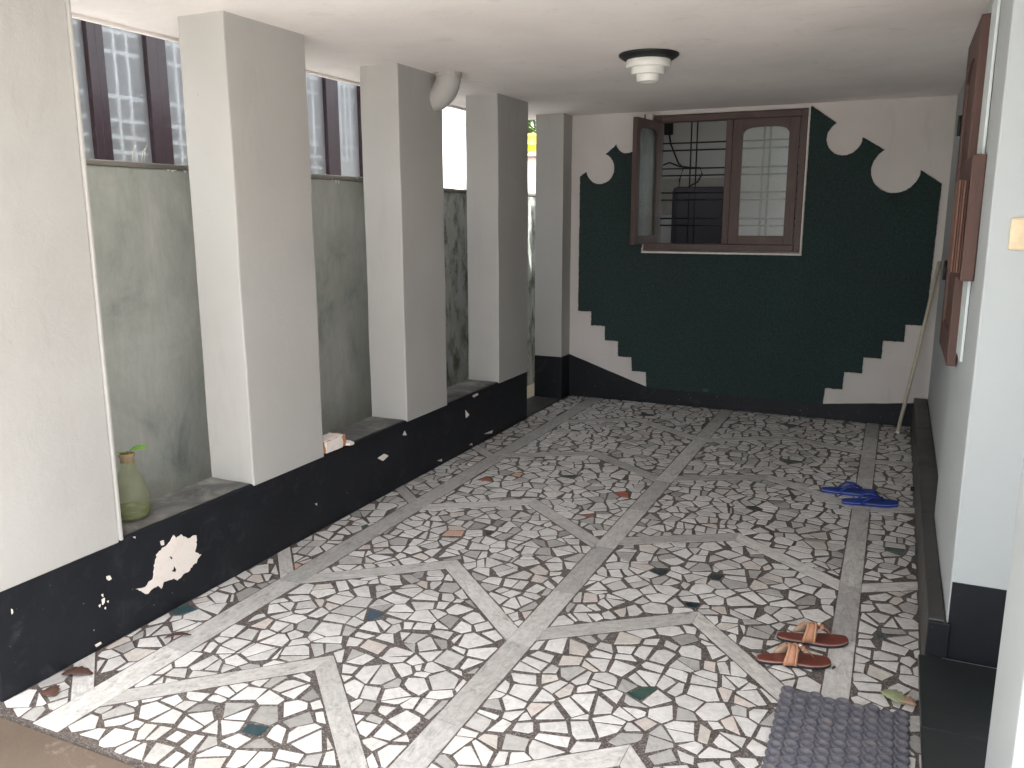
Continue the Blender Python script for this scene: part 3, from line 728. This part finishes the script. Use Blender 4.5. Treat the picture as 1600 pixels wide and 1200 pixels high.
for (px, py, hh) in ((262, 254, 6), (268, 254, 8), (273, 255, 5), (288, 256, 7), (524, 273, 9), (528, 273, 12), (519, 273, 5), (712, 294, 5)):
    g = P(px, py, 0, XBW); o = prism('lime_drip', [(g.y-.007, 1.824 if g.y < 5.35 else 1.784), (g.y+.008, 1.824 if g.y < 5.35 else 1.784), (g.y+.003, g.z-.02-hh*.003), (g.y-.002, g.z-.022-hh*.003)], 0, XBW-.004, XBW+.0055, drp, bwl); o.location = (-XBW, -4, 0)
# thin pale line of whitewash on the coping
ws = tag(empty('grass_blade', P(212, 246, 0, XBW-.05)), 'thin dry grass blades on the boundary wall in front of the nearest window', 'grass')
for dx, dy, hh in ((0, -.02, .06), (.005, .035, .05), (0, .05, .07)):
    tube('blade', [(0, dy, -.02), (.005, dy+.004, hh*.5), (.012, dy+.02, hh)], [.0018, .0014, .0006], plain('dry_blade', (.6, .58, .5), .8), ws, 5)

nh = tag(empty('neighbour_house', (XNH, 5, -.1)), 'white neighbouring house with maroon windows beyond the boundary wall', 'house')
W1 = (3.18, 4.72); W2 = (5.46, 6.50); WZ = (1.25, 3.0)
def hbox(name, lst, m, parent=nh, bev=0.0):
    o = boxes(name, [(x0-XNH, x1-XNH, y0-5, y1-5, z0+.1, z1+.1) for x0, x1, y0, y1, z0, z1 in lst], m, parent, bev); return o
T_ = .2
hbox('wall', [(XNH-T_, XNH, 0.8, W1[0], -.1, 3.4), (XNH-T_, XNH, W1[1], W2[0], -.1, 3.4), (XNH-T_, XNH, W2[1], 8.36, -.1, 3.4),
              (XNH-T_, XNH, *W1, -.1, WZ[0]), (XNH-T_, XNH, *W1, WZ[1], 3.4), (XNH-T_, XNH, *W2, -.1, WZ[0]), (XNH-T_, XNH, *W2, WZ[1], 3.4),
              (-7.5, XNH-T_, 8.16, 8.36, -.1, 3.4), (-7.5, XNH-T_, .8, 1.0, -.1, 3.4), (-7.7, -7.5, .8, 4.0, -.1, 3.4), (-7.7, -7.5, 5.6, 8.36, -.1, 3.4), (-7.7, -7.5, 4.0, 5.6, -.1, 1.2), (-7.7, -7.5, 4.0, 5.6, 2.6, 3.4)], M['house_white'])
hbox('added_sunshade', [(XNH, XNH+.42, 1.4, 6.75, 3.02, 3.08)], M['house_white'], nh, .01)  # unseen slab, added to keep direct sun off the windows below
hbox('roof', [(-7.9, XNH+.05, .6, 8.5, 3.4, 3.5)], M['house_white'])
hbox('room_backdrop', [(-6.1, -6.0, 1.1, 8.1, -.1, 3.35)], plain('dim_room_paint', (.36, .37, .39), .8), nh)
def nwin(y0, y1, frames, panes, bars):
    e = empty('window', (0, 0, 0)); e.parent = nh
    for a, b in frames:
        hbox('frame_post', [(XNH-.07, XNH+.012, a, (a+b)/2-.002, WZ[0]+.03, WZ[1]-.03)], M['maroon'], e, .004)
        hbox('frame_post', [(XNH-.066, XNH+.006, (a+b)/2+.002, b, WZ[0]+.03, WZ[1]-.03)], M['maroon'], e, .004)
    hbox('frame_rail', [(XNH-.08, XNH+.008, y0+.01, y1-.01, WZ[0], WZ[0]+.06)], M['maroon'], e); hbox('frame_rail', [(XNH-.08, XNH+.008, y0+.01, y1-.01, WZ[1]-.06, WZ[1])], M['maroon'], e)
    for a, b in panes:
        hbox('pane', [(XNH-.030, XNH-.026, a-.008, b+.008, WZ[0]+.05, WZ[1]-.05)], M['glass_reeded'], e)
        for t in bars: 
            yy = a+(b-a)*t; hbox('grille_bar', [(XNH-.056, XNH-.044, yy-.009, yy+.009, WZ[0]+.05, WZ[1]-.05)], M['white_iron'], e)
        for z in (1.72, 1.83, 1.99, 2.08, 2.18, 2.32, 2.58, 2.70, 2.82): hbox('grille_bar', [(XNH-.060, XNH-.0565, a-.008, b+.008, z-.011, z+.011)], M['white_iron'], e)
nwin(*W1, [(3.20, 3.27), (3.672, 3.787), (4.105, 4.262), (4.60, 4.71)], [(3.27, 3.672), (3.787, 4.105), (4.262, 4.60)], (.36, .66))
nwin(*W2, [(5.47, 5.54), (5.935, 6.105), (6.425, 6.49)], [(5.54, 5.935), (6.105, 6.425)], (.28, .5, .72))

# beyond the gap: post with yellow drum, tree
fp = tag(empty('gate_post', (-4.62, 10.9, -.14)), 'pale pink post seen through the gap before the last pillar', 'post')
box('shaft', -.11, .11, -.11, .11, 0, 2.52, plaster('pink_paint', (.62, .47, .38), .1), fp, .01); box('cap', -.14, .14, -.14, .14, 2.52, 2.58, M['trim'], fp, .01)
yd = tag(empty('yellow_drum', (-4.70, 10.9, 2.44)), 'bright yellow drum on the pink post far behind the gap', 'drum')
lathe('drum_body', [(0, 0), (.15, 0), (.155, .03), (.155, .09), (.162, .1), (.155, .11), (.155, .21), (.12, .245), (0, .25)], plain('yellow_plastic', (.75, .55, .02), .35), yd, 24)
tr = tag(empty('tree', (-5.3, 13.2, -.14)), 'leafy green tree far behind the gap between the last pillars', 'tree')
tube('trunk', [(0, 0, 0), (.05, .03, 1.2), (-.04, 0, 2.2), (.05, .05, 3.4)], [.13, .11, .09, .03], plain('bark', (.12, .09, .07), .9, bs=.6), tr, 10)
for i in range(6):
    a = i*1.05; tube('limb', [(0, 0, 1.9+.15*i), (.5*math.cos(a), .5*math.sin(a), 2.5+.15*i), (1.0*math.cos(a), 1.0*math.sin(a), 2.9+.12*i)], [.045, .03, .012], plain('bark_limb', (.12, .09, .07), .9), tr, 7)
V, F = [], []; rr = random.Random(9)
for k in range(140):
    d = Vector((rr.gauss(0, 1), rr.gauss(0, 1), rr.gauss(0, .8))).normalized()*rr.uniform(.4, 1.35); c0 = Vector((0, 0, 3.1))+d
    for j in range(22):
        p = c0+Vector((rr.gauss(0, .13), rr.gauss(0, .13), rr.gauss(0, .11))); a = Vector((rr.gauss(0, 1), rr.gauss(0, 1), rr.gauss(0, .6))).normalized(); b = a.cross(Vector((rr.random(), rr.random(), 1))).normalized(); l = rr.uniform(.05, .09)
        n = len(V); V += [p-a*l, p+b*l*.4, p+a*l, p-b*l*.4]; F.append((n, n+1, n+2, n+3))
mesh('crown', V, F, plain('foliage', (.07, .14, .025), .5, var=.5, scale=3), tr)

# ------------------------------------------------------------------ ceiling lamp
lp = tag(empty('ceiling_lamp', (-1.275, 4.52, ZC)), 'round ceiling lamp with black dish and stepped white diffuser', 'lamp')
lathe('dish', [(0, 0), (.157, -.002), (.157, -.010), (.150, -.016), (.128, -.030), (.10, -.036), (0, -.036)], plain('black_enamel', (.012, .014, .014), .4), lp, 48)
wd = plain('white_diffuser', (.74, .74, .70), .35, var=.03)
lathe('diffuser', [(.113, -.030), (.116, -.034), (.116, -.064), (.112, -.070), (.089, -.071), (.089, -.098), (.085, -.104), (.061, -.105), (.060, -.134), (.055, -.140), (.045, -.138), (.04, -.134), (0, -.133)], wd, lp, 48)

# ------------------------------------------------------------------ things on the plinth
g = P(205, 813, 2, ZP+.004)
bt = tag(empty('bottle', (-2.752, 2.30, ZP+.006)), 'cloudy glass bottle with a green sprout beside the nearest pillar', 'bottle')
m_, t_, b_ = mat('cloudy_glass'); b_.inputs['Base Color'].default_value = (.46, .46, .40, 1); b_.inputs['Transmission Weight'].default_value = .25
rgh(t_, b_, noise_tex(t_, coords(t_), 18, 6), .08, .3)
tp_ = N(t_, 'ShaderNodeBsdfTransparent'); tp_.inputs[0].default_value = (.93, .94, .86, 1); ms_ = N(t_, 'ShaderNodeMixShader')
t_.links.new(ramp(t_, noise_tex(t_, coords(t_), 9, 6), [(.3, .05), (.7, .17)]), ms_.inputs[0]); t_.links.new(tp_.outputs[0], ms_.inputs[1]); t_.links.new(b_.outputs[0], ms_.inputs[2])
t_.links.new(ms_.outputs[0], t_.nodes['Material Output'].inputs[0])
lathe('glass_body', [(0, .004), (.055, 0), (.066, .006), (.073, .04), (.074, .075), (.068, .115), (.052, .165), (.036, .205), (.027, .235), (.025, .258), (.030, .262), (.030, .270), (.024, .272), (.021, .262), (.022, .236), (.032, .200), (.048, .160), (.063, .112), (.069, .075), (.068, .042), (.06, .010), (0, .009)], m_, bt, 40)
m2, t2, b2 = mat('green_water'); b2.inputs['Base Color'].default_value = (.30, .34, .12, 1); b2.inputs['Transmission Weight'].default_value = .6; b2.inputs['Roughness'].default_value = .1; b2.inputs['IOR'].default_value = 1.2
lathe('water', [(0, .0105), (.058, .0115), (.065, .03), (.0665, .045), (0, .046)], m2, bt, 32)
lathe('stained_neck', [(.0262, .236), (.0258, .256), (.0308, .261), (.0308, .271), (.0262, .2735)], plain('neck_stain', (.30, .22, .13), .7), bt, 32)
tube('sprout_stem', [(0, 0, .20), (.004, .004, .26), (.016, .008, .288)], .0022, plain('stem', (.2, .3, .06), .5), bt, 6)
gl = plain('fresh_leaf', (.16, .36, .04), .4)
def leaf(name, parent, loc, ln, wd_, rot, m, curl=.25, n=8, teeth=0):
    V, F = [], []
    for i in range(n+1):
        t = i/n; hw = wd_*math.sin(math.pi*min(1, t*.92+.04))**.8*(1+(teeth*(1 if i % 2 else -1)))
        z = curl*ln*t*(1-t)
        V += [(t*ln, -hw, z+hw*.35), (t*ln, 0, z), (t*ln, hw, z+hw*.35)]
    for i in range(n):
        for j in range(2): F.append((i*3+j, i*3+3+j, i*3+4+j, i*3+1+j))
    o = mesh(name, V, F, m, parent, True); o.location = loc; o.rotation_euler = rot
    so_ = o.modifiers.new('thick', 'SOLIDIFY'); so_.thickness = .0008; return o
leaf('sprout_leaf', bt, (.012, .006, .284), .075, .016, (R(20), R(-8), R(25)), gl)
leaf('sprout_leaf', bt, (.0, .0, .275), .05, .006, (0, R(6), R(200)), gl)
# broken brick
bk = empty('broken_brick', (-2.655, 3.392, ZP+.006), R(90)); tag(bk, 'broken orange brick with mortar lying against the second pillar on the plinth', 'brick')
def chunk(name, x0, x1, y0, y1, z0, z1, m, amp, seed, parent, n=5):
    bm = bmesh.new(); vs_ = [bm.verts.new(v) for v in boxv(x0, x1, y0, y1, z0, z1)]
    for q in BOXF: bm.faces.new([vs_[i] for i in q])
    bmesh.ops.subdivide_edges(bm, edges=bm.edges[:], cuts=n, use_grid_fill=True)
    for v in bm.verts:
        p = v.co*28+Vector((seed, 0, 0)); d = Vector((noise.noise(p), noise.noise(p+Vector((3, 9, 1))), noise.noise(p+Vector((8, 2, 5)))))
        v.co += d*amp; v.co.z = max(v.co.z, z0)
    me = bpy.data.meshes.new(name); bm.to_mesh(me); bm.free(); return link(name, me, m, parent)
chunk('brick_core', 0, .175, -.045, .045, 0, .062, plaster('brick_clay', (.42, .19, .10), .15, (.6, .5, .42), .5, .9, .8), .007, 1, bk)
chunk('mortar_crust', .002, .14, -.052, -.040, 0, .058, M['peel'], .006, 5, bk); chunk('mortar_crust', .0, .15, -.045, .04, .058, .066, M['peel'], .004, 9, bk)
mc = chunk('plaster_crumb', 0, .05, -.02, .02, 0, .016, M['peel'], .008, 3, None); mc.location = (-2.632, 3.59, ZP+.004); tag(mc, 'pale crumb of plaster at the plinth edge by the broken brick', 'crumb')

# ------------------------------------------------------------------ footwear
def outline(ln, wf, wh, side=1, n=40):
    """sole outline, heel at x=0, toe at x=ln"""
    pts_ = []
    for i in range(n):
        a = 2*math.pi*i/n; t = 0.5+0.5*math.cos(a); s_ = math.sin(a)
        ww = wh+(wf-wh)*max(0, min(1, (t-.35)/.35)); ww *= 1-.12*math.exp(-((t-.42)/.14)**2)
        pw = abs(s_)**0.62*(1 if s_ >= 0 else -1)
        pts_.append((ln*t, ww*.5*pw+side*.008*math.sin(math.pi*t)))
    return pts_
def slab(name, pts_, z0, z1, m, parent, bev=.003, lift=0.0, ln=.27):
    n = len(pts_); lf = lambda x: lift*max(0, (x/ln-.75)/.25)**2
    v = [(x, y, z0+lf(x)) for x, y in pts_]+[(x, y, z1+lf(x)) for x, y in pts_]
    f = [tuple(range(n-1, -1, -1)), tuple(range(n, 2*n))]+[(i, (i+1) % n, (i+1) % n+n, i+n) for i in range(n)]
    o = mesh(name, v, f, m, parent); bevel(o, bev, 2); return o
def strap(name, a, b, width, hgt, m, parent, th=.003, taper=1.0, n=16, lean=0.0, cup=.0):
    """flat band arching from point a to point b over the foot; width along x"""
    V, F = [], []; a, b = Vector(a), Vector(b)
    for i in range(n+1):
        t = i/n; ang = math.pi*t
        c = a.lerp(b, t); c.z += hgt*math.sin(ang)**.75; c.x += lean*math.sin(ang)
        ww = width*(1-(1-taper)*math.sin(ang))
        V += [(c.x-ww/2, c.y, c.z-cup), (c.x, c.y, c.z), (c.x+ww/2, c.y, c.z-cup)]
    for i in range(n):
        for j in range(2): F.append((i*3+j, i*3+3+j, i*3+4+j, i*3+1+j))
    o = mesh(name, V, F, m, parent, True); q = o.modifiers.new('thick', 'SOLIDIFY'); q.thickness = th; q.offset = 1
    return o
Mred = plain('reddish_leather', (.13, .036, .026), .4, var=.18, scale=25); Mtan = plain('tan_leather', (.42, .20, .115), .5, var=.15, scale=40); Mlin = plain('leather_lining', (.46, .34, .24), .7)
Msol = plain('dark_rubber', (.012, .013, .02), .6); Mstud = plain('pale_metal_stud', (.7, .66, .6), .3, .6); Mblue = plain('blue_rubber', (.012, .035, .24), .45, var=.15); Mblue2 = plain('pale_blue_edge', (.20, .28, .5), .5)
def sandal(h, t, side, lab):
    d = Vector(t)-Vector(h); ln = .262
    e = tag(empty('sandal', (h[0], h[1], .0025), math.atan2(d.y, d.x)), lab, 'sandal', 'brown leather sandals')
    slab('outsole', outline(ln, .098, .068, side), 0, .011, Msol, e, .003, .006, ln)
    slab('footbed', [(x*.985+.002, y*.97) for x, y in outline(ln, .098, .068, side)], .0112, .0175, Mred, e, .003, .006, ln)
    slab('footbed_rim', [(x*.99+.0013, y*.985) for x, y in outline(ln, .098, .068, side)], .0095, .0142, plain('rim_leather', (.33, .17, .12), .6), e, .001, .006, ln)
    V = [(x*.70+.02, y*.62, .0182) for x, y in outline(ln*.5, .06, .06, side)]
    x0 = .118
    strap('instep_strap', (x0-.008, -.043, .014), (x0-.028, .043, .014), .050, .060, Mtan, e, .003, .72, 20, .024, .003)
    strap('strap_lining', (x0-.008, -.0405, .014), (x0-.028, .0405, .014), .049, .0565, Mlin, e, .002, .72, 20, .024, .003)
    for dx in (-.018, .018): strap('strap_seam', (x0-.008+dx, -.0465, .014), (x0-.028+dx, .0465, .014), .005, .0635, plain('seam_leather', (.50, .28, .17), .5), e, .0015, .8, 20, .024-dx*.25)
    o = lathe('stud', [(0, .005), (.006, .003), (.007, 0)], Mstud, e, 12, (x0+.034, .0, .073))
    tube('toe_strap', [(x0+.022, 0, .072), (x0+.045, .004, .062), (x0+.070, .010, .042), (x0+.088, .014, .0185)], [.006, .0058, .005, .0042], Mtan, e, 8, .6)
    strap('toe_loop', (x0+.044, -.012, .056), (x0+.044, .026, .05), .014, .014, Mtan, e, .002)
    return e
sandal((-.353, 2.915), (-.107, 2.992), 1, 'brown leather sandal nearer to the grey door mat')
sandal((-.308, 3.122), (-.045, 3.190), -1, 'brown leather sandal behind its pair, farther from the door mat')
def slipper(h, t, side, lab):
    d = Vector(t)-Vector(h); ln = .30
    e = tag(empty('flip_flop', (h[0], h[1], .0025), math.atan2(d.y, d.x)), lab, 'flip-flop', 'blue rubber flip-flops')
    ol = outline(ln, .108, .082, side)
    slab('sole', ol, 0, .011, Mblue, e, .003, .004, ln); slab('edge_line', [(x*1.004-.0006, y*1.008) for x, y in ol], .0112, .0138, Mblue2, e, .0008, .004, ln); slab('footbed', ol, .014, .022, Mblue, e, .003, .004, ln)
    for s_ in (-1, 1):
        tube('strap', [(.095, s_*.043, .012), (.110, s_*.044, .032), (.140, s_*.038, .054), (.175, s_*.022, .056), (.200, s_*.008+side*.004, .046), (.222, side*.008, .030)], [.009, .011, .012, .011, .010, .007], Mblue, e, 10, .55)
    tube('toe_post', [(.214, side*.008, .046), (.222, side*.008, .02)], .0055, Mblue, e, 8)
    return e
slipper((-.300, 5.045), (.007, 5.105), -1, 'blue rubber flip-flop farther from the camera, partly behind its pair')
slipper((-.179, 4.868), (.125, 4.955), 1, 'blue rubber flip-flop in front, nearer to the right ledge')

# ------------------------------------------------------------------ door mat of moulded loops
mt = tag(empty('door_mat', (-.05, 2.45, .0025)), 'grey blue moulded rubber door mat beside the black step', 'mat')
def mat_mat():
    m, t, b = mat('grey_rubber'); v = coords(t, kind='World'); n = noise_tex(t, v, 30, 6, .65)
    c = ramp(t, n, [(0.3, (0.075, 0.080, 0.105)), (0.55, (0.115, 0.115, 0.135)), (0.8, (0.17, 0.155, 0.145))])
    t.links.new(c, b.inputs['Base Color']); rgh(t, b, n, .28, .5); return m
Mm = mat_mat()
MX0, MX1, MY0, MY1 = -.246, .150, 1.95, 2.772
box('mat_base', MX0+.012+.05, MX1-.012+.05, MY0+.012-2.45, MY1-.012-2.45, 0, .005, Mm, mt)
sx, sy = .0440, .0415
seg, rs = 14, 6; V, F = [], []
for i in range(seg):
    a = 2*math.pi*i/seg
    for rr_, z in ((.0245, .003), (.0235, .0085), (.0195, .0115), (.0135, .0105), (.0095, .0055), (.004, .0050)):
        V.append((rr_*math.cos(a)*1.02, rr_*math.sin(a)*.95, z+.0015*math.sin(a)))
for i in range(seg):
    for j in range(rs-1): F.append((i*rs+j, ((i+1) % seg)*rs+j, ((i+1) % seg)*rs+j+1, i*rs+j+1))
F.append(tuple(i*rs+rs-1 for i in range(seg)))
km = bpy.data.meshes.new('loop'); km.from_pydata(V, [], F); km.update(); km.polygons.foreach_set('use_smooth', [True]*len(km.polygons)); km.materials.append(Mm)
nx = 9; ny = int((MY1-MY0)/sy)
rr = random.Random(2)
for j in range(ny):
    for i in range(nx):
        o = bpy.data.objects.new('loop', km); C.objects.link(o); o.parent = mt
        o.location = (MX0+sx*(i+.5)+.05+.002, MY1-sy*(j+.5)-2.45-(sy*.42 if i % 2 else 0), rr.uniform(-.0006, .0006)); o.rotation_euler = (0, 0, rr.uniform(-.15, .15))

# ------------------------------------------------------------------ stick and litter
sb = P(1402, 677, 2, .004)
stk = tube('wooden_stick', [(sb.x, sb.y, .004), ((sb.x+.277)/2+.004, (sb.y+6.925)/2, .63), (.277, 6.93, 1.262)], [.0135, .0135, .0125], plain('pale_bamboo', (.52, .47, .38), .6, var=.15), None, 12)
tag(stk, 'thin pale wooden stick leaning in the corner by the green panel', 'stick')
fr = tube_geo([(sb.x, sb.y, .003), (sb.x+.002, sb.y+.003, .02)], .0148, 12); mesh('end_cap', fr[0], fr[1], M['trim'], stk, True)
dryl = plain('dry_leaf', (.085, .042, .03), .8, var=.35, scale=40); palel = plain('pale_green_leaf', (.33, .37, .22), .6, var=.2, scale=40); pink = plain('pinkish_dry_leaf', (.48, .33, .25), .8, var=.2)
def litter(px, py, ln, wd_, rz, m, lab, curl=.2, tilt=0):
    g = P(px, py, 2, .004); o = leaf('fallen_leaf', None, (g.x, g.y, .005), ln, wd_, (0, tilt, rz), m, curl, 9, .10)
    tag(o, lab, 'leaf'); return o
litter(1378, 1080, .09, .034, R(-40), palel, 'pale green fallen leaf on the floor by the door mat', .1)
litter(1402, 1092, .06, .026, R(-20), pink, 'pinkish dry leaf at the corner between mat and step', .15)
litter(256, 998, .10, .012, R(40), dryl, 'curled brown dry leaf on the outer marble strip at left', .35)
litter(96, 1054, .11, .026, R(25), dryl, 'brown dry leaf at the foot of the near end of the plinth', .25)
litter(70, 1078, .07, .03, R(-10), dryl, 'brown dry leaf at the front edge of the mosaic floor', .2)
litter(1300, 1046, .03, .004, R(70), dryl, 'tiny brown leaf scrap on the marble strip beside the sandals', .2)
for (px, py, s_, m, lab) in ((1073, 668, .018, 'peel', 'tiny white crumb on the far floor'),):
    pass
cr = chunk('plaster_crumb', -.012, .012, -.010, .010, 0, .012, M['peel'], .004, 4, None, 3); g = P(735, 728, 2, 0); cr.location = (g.x, g.y, .0024); tag(cr, 'small white plaster crumb on the floor band below the plinth', 'crumb')
